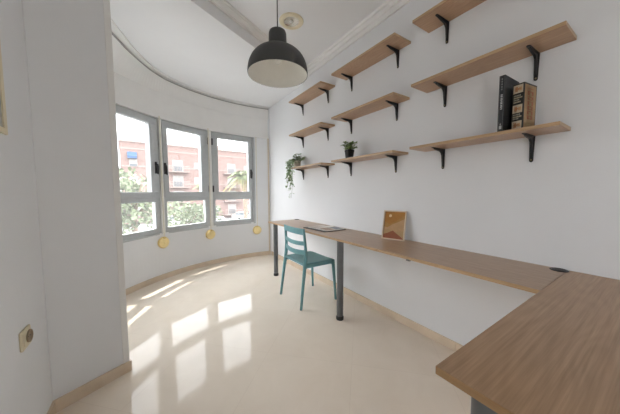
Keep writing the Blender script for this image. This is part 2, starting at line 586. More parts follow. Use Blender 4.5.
def make_window(idx, a_left, a_right, hside, label, er=0.0, el=0.0):
    am = (a_left + a_right) / 2
    half = RW * math.sin(R((a_left - a_right) / 2)) - 0.006
    mid = RW * math.cos(R((a_left - a_right) / 2))
    x, y = bay(am, mid)
    root = empty('window_%d' % idx, (x, y, 0), R(am - 90))
    struct(root, label, 'window')
    W = half
    z0, z1 = SILL, HEAD
    T0, T1 = 1.035, 1.155          # transom
    f = 0.036
    m = MB()
    for (a, b, c, d) in ((-W, W, z1 - f, z1), (-W, W, z0, z0 + f), (-W, -W + f, z0 + f, z1 - f), (W - f, W, z0 + f, z1 - f), (-W + f, W - f, T0 + 0.03, T1 - 0.05)):
        m.box(a, b, 0, 0.055, c, d)
    # projecting sill nose
    m.box(-W, W, -0.016, 0.05, z0 - 0.02, z0)
    m.build('frame', MT['alu'], root, bevel=0.003)
    # opening sash over fixed light
    s = 0.066
    sx0, sx1, sz0, sz1 = -W + f - 0.008, W - f + 0.008, T1 - 0.058, z1 - f + 0.008
    m = MB()
    for (a, b, c, d) in ((sx0, sx1, sz1 - s, sz1), (sx0, sx1, sz0, sz0 + s), (sx0, sx0 + s + el, sz0 + s, sz1 - s), (sx1 - s - er, sx1, sz0 + s, sz1 - s)):
        m.box(a, b, -0.018, 0.05, c, d)
    sash = m.build('sash', MT['alu'], root, bevel=0.004)
    MB().box(sx0 + s + el - 0.006, sx1 - s - er + 0.006, 0.036, 0.042, sz0 + s - 0.006, sz1 - s + 0.006).build('pane', MT['glass'], sash)
    g = 0.034
    bx0, bx1, bz0, bz1 = -W + f - 0.004, W - f + 0.004, z0 + f - 0.004, T0 + 0.034
    m = MB()
    for (a, b, c, d) in ((bx0, bx1, bz1 - g, bz1), (bx0, bx1, bz0, bz0 + g), (bx0, bx0 + g, bz0 + g, bz1 - g), (bx1 - g - er * 0.45, bx1, bz0 + g, bz1 - g)):
        m.box(a, b, 0.0, 0.05, c, d)
    gb = m.build('glazing_bead', MT['alu'], root, bevel=0.003)
    MB().box(bx0 + g - 0.005, bx1 - g + 0.005, 0.030, 0.036, bz0 + g - 0.005, bz1 - g + 0.005).build('pane', MT['glass'], gb)
    # handle on one stile, hinges on the other
    hx = (sx1 - s / 2 + 0.012) * hside - (er * 0.5 if hside > 0 else 0)
    m = MB().box(hx - 0.014, hx + 0.014, -0.028, -0.014, 1.40, 1.55)
    m.tube([(hx, -0.02, 1.51), (hx, -0.052, 1.51), (hx, -0.056, 1.495), (hx - 0.004 * hside, -0.054, 1.39)], [0.011, 0.011, 0.012, 0.009], 8)
    m.build('handle', MT['black'], root, bevel=0.003)
    for hz in (1.95, 1.21):
        m = MB().tube([((-sx1 + 0.004) * hside, -0.024, hz - 0.05), ((-sx1 + 0.004) * hside, -0.024, hz + 0.05)], 0.011, 8)
        m.box((-sx1 - 0.006) * hside - 0.012, (-sx1 - 0.006) * hside + 0.012, -0.021, -0.012, hz - 0.05, hz + 0.05)
        m.build('hinge', MT['black'], root)
    return root


make_window(1, WA[1], WA[2], 1, 'grey metal casement window next to the pier, its handle on the right', 0.06)
make_window(2, WA[2], WA[3], -1, 'middle grey metal casement window, its handle on the left', 0.06)
make_window(3, WA[3], WA[4], 1, 'grey metal casement window nearest the desk, its handle on the right', 0.0, 0.025)
make_window(4, WA[0], WA[1], -1, 'grey metal casement window hidden behind the pier')
for i, a in enumerate(WA):
    c0 = Vector((*bay(a, 1), 0)) - Vector((*CC, 0))
    t = Vector((-c0.y, c0.x, 0))
    base = Vector((*CC, 0)) + c0 * 2.19
    m = MB().prism([base - t * 0.016 + Vector((0, 0, SILL - 0.02)), base + t * 0.016 + Vector((0, 0, SILL - 0.02)), base + t * 0.022 + c0 * 0.1 + Vector((0, 0, SILL - 0.02)), base - t * 0.022 + c0 * 0.1 + Vector((0, 0, SILL - 0.02))], (0, 0, HEAD - SILL + 0.02))
    struct(m.build('trim_%d' % (7 + i), MT['white'] if 0 < i < 4 else MT['alu'], bevel=0.002), 'window post', 'trim')


# ------------------------------------------------------------------ shutter straps with yellow winders
def strap(a, z, top, label, w=0.016, off=0.0):
    c0 = Vector((math.cos(R(a)), math.sin(R(a)), 0))
    base = Vector((*CC, 0)) + c0 * RB
    root = empty('shutter_strap_winder', (base.x, base.y, z), R(a - 90))
    tag(root, label, 'shutter winder', 'yellowed roller shutter winders under the windows')
    # local: x along the wall, y outwards into the wall
    MB().box(-w / 2, w / 2, -0.040 - off, -0.037 - off, 0.03, top - z).build('strap', MT['strap'], root)
    rot = Matrix.Rotation(R(90), 4, 'X')
    MB().lathe([(0, 0.0), (0.056, 0.0), (0.072, 0.004), (0.076, 0.012), (0.076, 0.03), (0.068, 0.034), (0, 0.034)], 36, mat=rot).build('winder_rim', MT['yellow2'], root)
    MB().lathe([(0, 0.034), (0.066, 0.034), (0.068, 0.040), (0.062, 0.046), (0.03, 0.049), (0.012, 0.049), (0.010, 0.052), (0, 0.052)], 36, mat=rot).build('winder_disc', MT['yellow'], root)
    MB().box(-0.016, 0.016, -0.05, -0.02, 0.054, 0.078).build('strap_guide', MT['yellow2'], root, bevel=0.003)
    return root


strap(125.9, 0.495, HEAD + 0.02, 'yellowed round shutter winder nearest the pier with pale strap above')
strap(106.8, 0.49, HEAD + 0.02, 'yellowed round shutter winder below the post of the two right-hand windows')
strap(85.4, 0.475, HEAD, 'yellowed round shutter winder closest to the desk end', w=0.012)

# ------------------------------------------------------------------ desks
DT, DH, DW, YS = 0.019, 0.75, 0.467, 0.2974
YE = 3.13


def desk_leg(name, x, y, parent, r=0.03):
    l = MB().lathe([(r, 0.035), (r, DH - DT - 0.008)], 28, (x, y, 0))
    l.lathe([(r + 0.003, DH - DT - 0.008), (r + 0.003, DH - DT)], 28, (x, y, 0))
    l.lathe([(0, DH - DT - 0.008), (r + 0.003, DH - DT - 0.008)], 28, (x, y, 0)).lathe([(0, DH - DT), (r + 0.003, DH - DT)], 28, (x, y, 0))
    o = l.build(name, MT['leg'], parent)
    MB().lathe([(0, 0), (r + 0.003, 0), (r + 0.005, 0.006), (r + 0.005, 0.026), (r, 0.032), (r, 0.036), (0, 0.036)], 28, (x, y, 0)).build('foot', MT['foot'], o)
    return o


desk = empty('wall_desk', (-DW / 2, 1.7, 0))
tag(desk, 'long narrow oak desk along the shelf wall, blue chair pulled up to it', 'desk')
dk = MB().box(-DW, 0, YS + 0.001, YE, DH - DT, DH)
o = dk.build('desktop', [MT['oak_y']], desk, bevel=0.0012)
o.location = (DW / 2, -1.7, 0)
ed = MB().box(-DW - 0.0012, -DW, YS + 0.001, YE, DH - DT, DH - 0.0006)
o = ed.build('edge_band', MT['oak_edge'], desk)
o.location = (DW / 2, -1.7, 0)
o['label'] = 'paler edge band along the front'
for x, y in ((-0.408, 3.02), (-0.418, 1.643)):
    o = desk_leg('leg', x, y, desk)
    o.location = (DW / 2, -1.7, 0)
o = MB().box(-DW - 0.004, -DW + 0.012, 0.913, 0.937, DH - DT - 0.008, DH - DT + 0.002).build('joint_clip', MT['leg'], desk, bevel=0.001)
o.location = (DW / 2, -1.7, 0)

desk2 = empty('return_desk', (-0.63, -0.1, 0))
tag(desk2, 'wide oak desktop in the right foreground, meeting the wall desk at a seam', 'desk')
XE = -1.262
OFF2 = (0.63, 0.1, 0)
o = MB().box(XE, -0.001, -0.5, YS, DH - DT, DH).build('desktop', MT['oak_x'], desk2, bevel=0.0012)
o.location = OFF2
eb = MB().box(XE - 0.0012, XE, -0.5, YS, DH - DT, DH - 0.0006).box(XE, -DW - 0.001, YS, YS + 0.0012, DH - DT, DH - 0.0006)
o = eb.build('edge_band', MT['edge_mid'], desk2)
o.location = OFF2
for x, y in ((-1.222, 0.20), (-1.222, -0.42), (-0.08, -0.42)):
    o = desk_leg('leg', x, y, desk2, 0.034)
    o.location = OFF2


def grommet(x, y, label):
    root = empty('cable_grommet', (x, y, DH))
    tag(root, label, 'grommet', 'black cable grommets in the desktop')
    MB().lathe([(0.028, 0.0), (0.036, 0.0), (0.037, 0.003), (0.033, 0.0045), (0.028, 0.0035), (0.028, 0.0)], 32).build('ring', MT['black'], root)
    MB().lathe([(0, 0.0), (0.0275, 0.0), (0.0275, 0.0028), (0, 0.0028)], 32).build('cap', MT['foot'], root)


grommet(-0.040, 0.326, 'black cable grommet at the wall by the desk seam')
grommet(-0.040, 3.07, 'black cable grommet at the far end of the wall desk')

# ------------------------------------------------------------------ wall shelves with black brackets
SD, SH = 0.207, 0.018


def bracket_mesh():
    m = MB()
    hw, tw = 0.0125, 0.009

    def plate(L, horizontal):
        # tapered strip with a rounded end, 4 mm thick
        pts = [(0, -hw), (L - tw, -tw)]
        pts += [(L - tw + tw * math.sin(R(k)), -tw * math.cos(R(k))) for k in (30, 60, 90, 120, 150)]
        pts += [(L - tw, tw), (0, hw)]
        if horizontal:
            m.prism([(-a, b, -0.004) for a, b in pts], (0, 0, 0.004))
        else:
            m.prism([(0, b, -a) for a, b in pts], (-0.004, 0, 0))
    plate(0.150, True)
    plate(0.145, False)
    # curved stiffening gusset down the middle
    pts = [(-0.004, -0.004), (-0.128, -0.004), (-0.122, -0.010), (-0.085, -0.017)]
    for k in range(0, 9):
        t = R(11.25 * k)
        pts.append((-0.062 + 0.043 * math.sin(t), -0.019 - 0.043 * (1 - math.cos(t))))
    pts += [(-0.016, -0.085), (-0.010, -0.118), (-0.004, -0.124)]
    m.prism([(x, -0.0055, z) for x, z in pts], (0, 0.011, 0))
    return m


def screw_mesh():
    rot = Matrix.Rotation(R(-90), 4, 'Y')
    m = MB()
    for dy, dz in ((0.0, -0.132),):
        m.lathe([(0, 0.0), (0.0045, 0.0), (0.004, 0.002), (0, 0.0028)], 12, (-0.004, dy, dz), mat=rot)
    return m


proto = {}


def make_shelf(y1, y0, z, b_near, b_far, label):
    """board underside at z, from y0 (near) to y1 (far)"""
    L = y1 - y0
    root = empty('wall_shelf', (0, (y0 + y1) / 2, z))
    tag(root, label, 'shelf', 'oak wall shelves on black brackets')
    key = round(L, 3)
    if key not in proto:
        bo = MB().box(-SD, -0.001, -L / 2, L / 2, 0, SH).build('board', MT['shelf'], root, bevel=0.001)
        eb = MB().box(-SD - 0.001, -SD, -L / 2, L / 2, 0.0004, SH - 0.0004).box(-SD, -0.001, -L / 2 - 0.001, -L / 2, 0.0004, SH - 0.0004)
        eb.build('edge_band', MT['oak_edge'], bo)
        proto[key] = bo
    else:
        copy_tree(proto[key], root)
    for yb in (b_near, b_far):
        if 'br' not in proto:
            br = bracket_mesh().build('bracket', MT['black'], root, bevel=0.0008, seg=1)
            screw_mesh().build('screw', MT['screw'], br)
            proto['br'] = br
        else:
            br = copy_tree(proto['br'], root)
        br.location = (-0.001, yb - (y0 + y1) / 2, 0)
    return root


ZL = (2.366, 1.922, 1.474)
colA = (2.982, 2.240, 2.366, 2.938)
colB = (2.047, 1.266, 1.385, 1.958)
colC = (1.113, 0.325, 0.473, 0.972)
names = (('top', 'high under the cornice'), ('middle', 'between the upper and lower one'), ('lowest', ''))
lab = {
    (0, 0): 'small-looking oak shelf by the window, topmost of the far column, nothing on it',
    (0, 1): 'oak shelf in the far column, empty, above the shelf with the trailing plant',
    (0, 2): 'oak shelf with the trailing ivy hanging over its far corner',
    (1, 0): 'empty oak shelf right under the cornice behind the lamp, top of the centre column',
    (1, 1): 'empty oak shelf of the centre column, directly above the black potted plant',
    (1, 2): 'oak shelf carrying the small plant in a black pot',
    (2, 0): 'oak shelf cut off by the top of the picture, above the others at right',
    (2, 1): 'empty oak shelf at right directly above the two books',
    (2, 2): 'oak shelf at right with two dark books standing on it'}
for ci, (y1, y0, bn, bf) in enumerate((colA, colB, colC)):
    for zi, z in enumerate(ZL):
        make_shelf(y1, y0, z, bn, bf, lab[(ci, zi)])

ZT = ZL[2] + SH       # top of the lowest shelves


# ------------------------------------------------------------------ books
def book(name, loc, rz, depth, thick, height, label, cover, spine_marks, front_marks, page=(0.66, 0.6, 0.5)):
    """local: spine at x=0 facing -x, depth along +x, front cover at y=-thick"""
    root = empty(name, loc, rz)
    tag(root, label, 'book', 'books on the right-hand shelf')
    c = 0.003
    m = MB().box(0, depth, -thick, -thick + c, 0, height).box(0, depth, -c, 0, 0, height).box(0, c, -thick + c, -c, 0, height)
    cov = m.build('cover', cover, root, bevel=0.0008)
    MB().box(c, depth - 0.004, -thick + c, -c, 0.003, height - 0.003).build('pages', flat('book_pages', page, 0.8), root)
    for nm, x0, mats, mk in (('spine_print', 0, None, spine_marks), ('cover_print', 1, None, front_marks)):
        if not mk:
            continue
        mats, idx = [], {}
        m = MB()
        for (u0, u1, v0, v1, col) in mk:
            key = 'print_%02x%02x%02x' % tuple(int(255 * q) for q in col)
            if key not in idx:
                idx[key] = len(mats)
                mats.append(flat(key, col, 0.45))
            if x0 == 0:
                m.box(-0.0006, 0, -thick * u1, -thick * u0, height * v0, height * v1, idx[key])
            else:
                m.box(depth * u0, depth * u1, -thick - 0.0006, -thick, height * v0, height * v1, idx[key])
        m.build(nm, mats, cov)
    return root


GREY, CRM, ORG, RED, TAN, DK = (0.42, 0.43, 0.42), (0.60, 0.50, 0.36), (0.50, 0.20, 0.07), (0.42, 0.035, 0.015), (0.42, 0.265, 0.13), (0.02, 0.02, 0.02)
sm = []
# rows of small letter-like strokes up the narrow spine
for k in range(9):
    v = 0.40 + k * 0.031
    sm.append((0.36, 0.70, v, v + 0.018 + 0.006 * (k % 2), GREY))
for k in range(5):
    v = 0.74 + k * 0.045
    sm.append((0.40, 0.60, v, v + 0.028, (0.22, 0.23, 0.23)))
sm += [(0.3, 0.72, 0.05, 0.11, GREY), (0.42, 0.62, 0.12, 0.15, (0.3, 0.3, 0.3)), (0.12, 0.15, 0.02, 0.98, (0.2, 0.2, 0.2)), (0.88, 0.91, 0.02, 0.98, (0.2, 0.2, 0.2))]
book('thin_book', (-0.190, 0.577, ZT), R(-2), 0.185, 0.027, 0.303, 'thin tall black book with pale lettering up its spine', mat('black_book_cloth', (0.022, 0.023, 0.026), 0.45),
     sm, [(0.72, 0.9, 0.78, 0.84, (0.10, 0.11, 0.11)), (0.72, 0.86, 0.74, 0.765, (0.10, 0.11, 0.11))])
sm = []
for v0, v1 in ((0.80, 0.97), (0.385, 0.555), (0.04, 0.215)):
    sm.append((0.08, 0.90, v0, v1, CRM))
    h = v1 - v0
    sm += [(0.2, 0.46, v0 + h * 0.2, v0 + h * 0.8, ORG), (0.54, 0.8, v0 + h * 0.28, v0 + h * 0.72, (0.56, 0.33, 0.16)), (0.3, 0.7, v0 + h * 0.42, v0 + h * 0.58, (0.45, 0.15, 0.06))]
for r, (v0, n) in enumerate(((0.735, 5), (0.69, 6), (0.645, 4), (0.60, 5), (0.335, 5), (0.29, 6), (0.25, 4))):
    for k in range(n):
        sm.append((0.14 + k * 0.125, 0.14 + k * 0.125 + 0.085, v0, v0 + 0.028, (0.52, 0.44, 0.30) if r % 2 else (0.40, 0.38, 0.30)))
fm = [(0.06, 0.94, 0.03, 0.965, TAN), (0.12, 0.88, 0.06, 0.2, (0.40, 0.29, 0.14)), (0.14, 0.5, 0.6, 0.93, (0.38, 0.27, 0.16))]
for k, (v0, v1) in enumerate(((0.75, 0.84), (0.645, 0.73), (0.545, 0.63), (0.445, 0.53), (0.345, 0.43), (0.25, 0.33))):
    a, b = (0.28, 0.74)
    fm += [(a, a + 0.15, v0, v1, RED), (b - 0.15, b, v0, v1, RED), (a + 0.15, b - 0.15, v1 - 0.03, v1, RED)]
    if k % 2:
        fm.append((a + 0.15, b - 0.15, v0, v0 + 0.028, RED))
fm += [(0.3, 0.72, 0.875, 0.9, (0.45, 0.14, 0.06)), (0.3, 0.6, 0.12, 0.15, (0.5, 0.42, 0.2))]
book('thick_book', (-0.133, 0.533, ZT), R(-8), 0.128, 0.053, 0.252, 'thick black and orange book with red lettering on its tan cover', mat('black_gloss_cover', (0.02, 0.018, 0.016), 0.35), sm, fm)


# ------------------------------------------------------------------ plants
def leaf(m, p, d, up, L, W, mi=0):
    """pointed leaf with a fold, from p along d"""
    d = d.normalized()
    s = d.cross(up)
    if s.length < 1e-3:
        s = d.cross(Vector((1, 0, 0)))
    s.normalize()
    n = s.cross(d)
    v = [p, p + d * L * 0.35 + s * W * 0.5 + n * W * 0.12, p + d * L * 0.75 + s * W * 0.36 + n * W * 0.05, p + d * L - n * L * 0.12,
         p + d * L * 0.75 - s * W * 0.36 + n * W * 0.05, p + d * L * 0.35 - s * W * 0.5 + n * W * 0.12, p + d * L * 0.5]
    m.faces(v, [(0, 1, 6), (1, 2, 6), (2, 3, 6), (3, 4, 6), (4, 5, 6), (5, 0, 6)], mi, True)


px, py = -0.128, 1.850
plant = empty('potted_plant', (px, py, ZT))
tag(plant, 'small bushy green plant in a black pot on the shelf', 'potted plant')
MB().lathe([(0, 0), (0.036, 0), (0.038, 0.004), (0.046, 0.072), (0.049, 0.073), (0.049, 0.086), (0.044, 0.086), (0.043, 0.074), (0, 0.074)], 28).build('pot', MT['pot'], plant)
MB().lathe([(0, 0.074), (0.042, 0.074), (0.03, 0.079), (0, 0.081)], 20).build('soil', MT['soil'], plant)
rnd = random.Random(3)
m, st = MB(), MB()
for k in range(44):
    a = rnd.uniform(0, 6.283)
    r = rnd.uniform(0.01, 0.066)
    h = rnd.uniform(0.015, 0.08)
    tip = Vector((r * math.cos(a), r * math.sin(a), 0.08 + h))
    st.tube([(0.3 * tip.x, 0.3 * tip.y, 0.077), (0.7 * tip.x, 0.7 * tip.y, 0.08 + h * 0.6), tip], 0.0012, 5)
    for j in range(6):
        b = rnd.uniform(0, 6.283)
        d = Vector((math.cos(b), math.sin(b), rnd.uniform(-0.3, 0.9)))
        leaf(m, tip, d, Vector((0, 0, 1)), rnd.uniform(0.022, 0.036), rnd.uniform(0.016, 0.024))
m.build('foliage', [MT['leaf']], plant)
st.build('stem', MT['stem'], plant)

# trailing ivy at the far end of the lowest far shelf
px, py = -0.115, 2.925
ivy = empty('trailing_plant', (px, py, ZT))
tag(ivy, 'trailing ivy in a pale pot, its vines hanging over the shelf corner by the window', 'potted plant')
MB().lathe([(0, 0), (0.040, 0), (0.046, 0.01), (0.058, 0.085), (0.060, 0.092), (0.055, 0.092), (0.053, 0.08), (0, 0.08)], 28).build('pot', MT['potw'], ivy)
MB().lathe([(0, 0.08), (0.052, 0.08), (0.03, 0.086), (0, 0.088)], 20).build('soil', MT['soil'], ivy)
m, st = MB(), MB()
for k in range(34):
    a = rnd.uniform(0, 6.283)
    r = rnd.uniform(0.02, 0.105)
    tip = Vector((r * math.cos(a), r * math.sin(a), 0.085 + rnd.uniform(-0.035, 0.06) + (0.05 if r < 0.06 else 0)))
    st.tube([(0.2 * tip.x, 0.2 * tip.y, 0.084), (0.6 * tip.x, 0.6 * tip.y, tip.z + 0.01), tip], 0.0012, 5)
    for j in range(5):
        b = rnd.uniform(0, 6.283)
        leaf(m, tip, Vector((math.cos(b), math.sin(b), rnd.uniform(-0.5, 0.5))), Vector((0, 0, 1)), rnd.uniform(0.03, 0.05), rnd.uniform(0.022, 0.036))
for (ax, ay, drop, sw) in ((-0.06, 0.10, 0.14, 0.015), (-0.116, 0.06, 0.24, 0.01), (-0.122, 0.01, 0.30, 0.012), (-0.121, -0.04, 0.35, -0.008), (-0.12, -0.085, 0.46, 0.008), (-0.121, -0.02, 0.22, -0.008)):
    pts = [Vector((ax * 0.3, ay * 0.3, 0.085)), Vector((ax * 0.7, ay * 0.75, 0.115)), Vector((ax, ay, 0.075))]
    n = 9
    for k in range(1, n + 1):
        t = k / n
        pts.append(Vector((ax + sw * math.sin(5 * t) - 0.01 * t, ay + 0.015 * math.sin(7 * t + ax * 50), 0.075 - drop * t - 0.03 * t)))
    st.tube(pts, 0.0014, 5)
    for k in range(1, len(pts)):
        for j in range(4 if k < 8 else 3):
            p = pts[k - 1].lerp(pts[k], rnd.random())
            b = rnd.uniform(0, 6.283)
            leaf(m, p, Vector((math.cos(b), math.sin(b) * 0.7, rnd.uniform(-0.9, 0.1))), Vector((0, 0, 1)), rnd.uniform(0.03, 0.046), rnd.uniform(0.024, 0.036))
m.build('foliage', [MT['leaf2']], ivy)
st.build('vine', MT['stem'], ivy)

# ------------------------------------------------------------------ leaning landscape print
FW, FH = 0.196, 0.252
pa, pb = Vector((-0.128, 1.425, DH)), Vector((-0.070, 1.238, DH))
ang = math.atan2((pb - pa).y, (pb - pa).x)
art = empty('framed_print', ((pa + pb) / 2), ang)
tag(art, 'small pine-framed print of ochre desert hills leaning on the wall', 'picture frame')
tilt = Matrix.Rotation(R(-13), 4, 'X')
ft = 0.009
m = MB()
for (a, b, c, d) in ((-FW / 2, FW / 2, 0, ft), (-FW / 2, FW / 2, FH - ft, FH), (-FW / 2, -FW / 2 + ft, ft, FH - ft), (FW / 2 - ft, FW / 2, ft, FH - ft)):
    m.box(a, b, -0.007, 0.009, c, d, mat=tilt)
m.build('frame', MT['frame_wood'], art, bevel=0.001)


def poly2d(m, pts, y, mi):
    m.faces([tilt @ Vector((x * FW - FW / 2, y, z * FH)) for x, z in pts], [tuple(range(len(pts)))], mi)


m = MB()
m.box(-FW / 2 + ft, FW / 2 - ft, 0.003, 0.006, ft, FH - ft, 0, tilt)
poly2d(m, [(0.05, 0.62), (0.30, 0.52), (0.62, 0.66), (0.95, 0.88), (0.95, 0.04), (0.05, 0.04)], 0.0024, 1)
poly2d(m, [(0.05, 0.44), (0.2, 0.40), (0.42, 0.52), (0.7, 0.63), (0.95, 0.74), (0.95, 0.04), (0.05, 0.04)], 0.0018, 2)
poly2d(m, [(0.05, 0.30), (0.28, 0.36), (0.55, 0.27), (0.95, 0.33), (0.95, 0.04), (0.05, 0.04)], 0.0012, 3)
poly2d(m, [(0.05, 0.16), (0.25, 0.22), (0.47, 0.31), (0.68, 0.2), (0.95, 0.06), (0.95, 0.04), (0.05, 0.04)], 0.0006, 4)
poly2d(m, [(0.3 + 0.065 * math.cos(k * 0.3927), 0.82 + 0.05 * math.sin(k * 0.3927)) for k in range(16)], 0.0006, 5)
m.build('print', [flat('print_ochre', (0.42, 0.19, 0.035)), flat('print_mustard', (0.40, 0.215, 0.055)), flat('print_sand', (0.49, 0.305, 0.155)),
                  flat('print_beige', (0.44, 0.29, 0.14)), flat('print_rust', (0.28, 0.085, 0.035)), flat('print_moon', (0.72, 0.55, 0.30))], art)
m = MB()
m.box(-FW / 2 + 0.004, FW / 2 - 0.004, 0.009, 0.0105, 0.004, FH - 0.004, 0, tilt)
m.build('backboard', flat('frame_backboard', (0.25, 0.17, 0.1)), art)

# ------------------------------------------------------------------ open magazine on a dark folder
fo = MB()
quad = [(-0.385, 2.33), (-0.362, 1.955), (-0.075, 1.955), (-0.06, 2.30)]
fo.prism([(x, y, DH + 0.0005) for x, y in quad], (0, 0, 0.007))
tag(fo.build('folder', mat('black_folder_card', (0.035, 0.03, 0.03), 0.5), bevel=0.0015), 'thin dark folder lying under the open magazine on the desk', 'folder')
mg = empty('magazine', (-0.21, 2.135, DH + 0.0078), R(3))
tag(mg, 'open magazine with photo pages lying on the dark folder', 'magazine')


def page(sgn):
    m = MB()
    n = 10
    W, H = 0.172, 0.25
    v, f = [], []
    for i in range(n + 1):
        t = i / n
        y = sgn * (0.002 + W * t)
        z = 0.010 * math.sin(math.pi * min(1, t * 1.15) ** 0.7) * (1 - 0.5 * t) + 0.003
        for x in (-H / 2, H / 2):
            v += [Vector((x, y, 0)), Vector((x, y, z))]
    for i in range(n):
        a, b = 4 * i, 4 * i + 4
        f += [(a + 1, a + 3, b + 3, b + 1), (a, b, b + 2, a + 2), (a, a + 1, b + 1, b), (a + 2, b + 2, b + 3, a + 3)]
    f += [(0, 2, 3, 1), (4 * n, 4 * n + 1, 4 * n + 3, 4 * n + 2)]
    m.faces(v, f)
    return m, [vv for vv in v], n


for sgn, col, cov in ((1, (0.33, 0.22, 0.15), (0.25, 0.78)), (-1, (0.40, 0.30, 0.23), (0.08, 0.92))):
    m, v, n = page(sgn)
    # printed picture: slightly raised strip of the same curve
    for i in range(1, n - 1):
        if not (cov[0] <= i / n < cov[1]):
            continue
        for h0, h1, mi in ((0.02, 0.5, 1), (0.54, 0.96, 2)):
            q = []
            for j, h in ((i, h0), (i, h1), (i + 1, h1), (i + 1, h0)):
                p = v[4 * j + 1].lerp(v[4 * j + 3], h)
                q.append(p + Vector((0, 0, 0.0005)))
            m.faces(q, [(0, 1, 2, 3)], mi)
    m.build('page_block', [MT['paper'], flat('mag_photo_%d' % sgn, col), flat('mag_photo_cool_%d' % sgn, (0.24, 0.26, 0.29) if sgn < 0 else (0.45, 0.36, 0.29))], mg)

# ------------------------------------------------------------------ teal chair
ch = empty('dining_chair', (-0.395, 2.205, 0), 0)
tag(ch, 'teal blue plastic chair with slatted back facing the wall desk', 'chair')
HW = 0.205         # half width at seat
SZ = 0.447


def leg_tube(m, pts, w, d):
    """rounded rectangular bar through pts with widths w (y) and depths d (x)"""
    n = len(pts)
    v, f = [], []
    for i, p in enumerate(pts):
        a, b = d[i] / 2, w[i] / 2
        c = 0.35
        ring = [(-a, -b * c), (-a * c, -b), (a * c, -b), (a, -b * c), (a, b * c), (a * c, b), (-a * c, b), (-a, b * c)]
        v += [Vector(p) + Vector((x, y, 0)) for x, y in ring]
    for i in range(n - 1):
        for k in range(8):
            f.append((8 * i + k, 8 * i + (k + 1) % 8, 8 * i + 8 + (k + 1) % 8, 8 * i + 8 + k))
    f += [tuple(range(7, -1, -1)), tuple(range(8 * (n - 1), 8 * n))]
    m.faces(v, f, 0, True)
    return m


for s in (-1, 1):
    pts = [(-0.232, s * 0.222, 0), (-0.205, s * 0.215, 0.22), (-0.178, s * 0.208, SZ - 0.03), (-0.168, s * 0.205, SZ + 0.05), (-0.166, s * 0.203, 0.60), (-0.176, s * 0.200, 0.72), (-0.186, s * 0.198, 0.797)]
    m = leg_tube(MB(), pts, [0.024, 0.027, 0.032, 0.032, 0.029, 0.026, 0.024], [0.026, 0.030, 0.036, 0.036, 0.030, 0.026, 0.022])
    m.build('rear_post', MT['teal'], ch)
    pts = [(0.205, s * 0.222, 0), (0.192, s * 0.214, 0.22), (0.178, s * 0.204, SZ - 0.012)]
    m = leg_tube(MB(), pts, [0.022, 0.027, 0.034], [0.024, 0.029, 0.038])
    m.build('front_leg', MT['teal'], ch)
# seat: a shell dipped in the middle, with perforation-free top
m = MB()
nx, ny = 14, 14
top, bot = [], []
for i in range(nx + 1):
    for j in range(ny + 1):
        u, t = i / nx, j / ny
        x = -0.19 + 0.405 * u
        yw = 0.208 + 0.012 * math.sin(math.pi * u) - 0.02 * max(0, u - 0.85) / 0.15
        y = (2 * t - 1) * yw
        dip = 0.014 * math.sin(math.pi * min(1, max(0, u))) * math.sin(math.pi * t)
        roll = 0.020 * max(0, (u - 0.82) / 0.18) ** 2
        z = SZ - dip - roll
        top.append(Vector((x, y, z)))
        bot.append(Vector((x, y * 0.985, z - 0.022 - 0.010 * math.sin(math.pi * t) * 0)))
N = (nx + 1) * (ny + 1)
f = []
idx = lambda i, j: i * (ny + 1) + j
for i in range(nx):
    for j in range(ny):
        f.append((idx(i, j), idx(i + 1, j), idx(i + 1, j + 1), idx(i, j + 1)))
        f.append((N + idx(i, j), N + idx(i, j + 1), N + idx(i + 1, j + 1), N + idx(i + 1, j)))
ring = [idx(i, 0) for i in range(nx)] + [idx(nx, j) for j in range(ny)] + [idx(i, ny) for i in range(nx, 0, -1)] + [idx(0, j) for j in range(ny, 0, -1)]
for a, b in zip(ring, ring[1:] + ring[:1]):
    f.append((a, N + a, N + b, b))
m.faces(top + bot, f, 0, True)
m.build('seat', MT['teal'], ch, bevel=0.006, seg=2)
# apron bars under the seat
m = MB().box(-0.17, 0.17, -0.205, -0.19, SZ - 0.052, SZ - 0.02).box(-0.17, 0.17, 0.19, 0.205, SZ - 0.052, SZ - 0.02).box(0.168, 0.186, -0.19, 0.19, SZ - 0.066, SZ - 0.042)
m.build('apron', MT['teal'], ch, bevel=0.004)
for za, zb, cur in ((0.733, 0.797, 0.020), (0.628, 0.672, 0.028), (0.535, 0.582, 0.034)):
    m = MB()
    v, f = [], []
    n = 14
    for i in range(n + 1):
        t = 2 * i / n - 1
        y = t * 0.198
        xo = -cur * (1 - t * t)
        sag = -0.010 * (1 - t * t) if za < 0.7 else 0
        zx = lambda z: -0.166 - 0.020 * max(0, (z - 0.6) / 0.2)
        for z in (za + sag, zb + sag):
            for dx in (-0.008, 0.008):
                v.append(Vector((zx(z) + xo + dx, y, z)))
    for i in range(n):
        a, b = 4 * i, 4 * i + 4
        f += [(a, a + 1, b + 1, b), (a + 1, a + 3, b + 3, b + 1), (a + 3, a + 2, b + 2, b + 3), (a + 2, a, b, b + 2)]
    f += [(0, 2, 3, 1), (4 * n, 4 * n + 1, 4 * n + 3, 4 * n + 2)]
    m.faces(v, f)
    m.build('back_slat', MT['teal'], ch, bevel=0.005, seg=2)

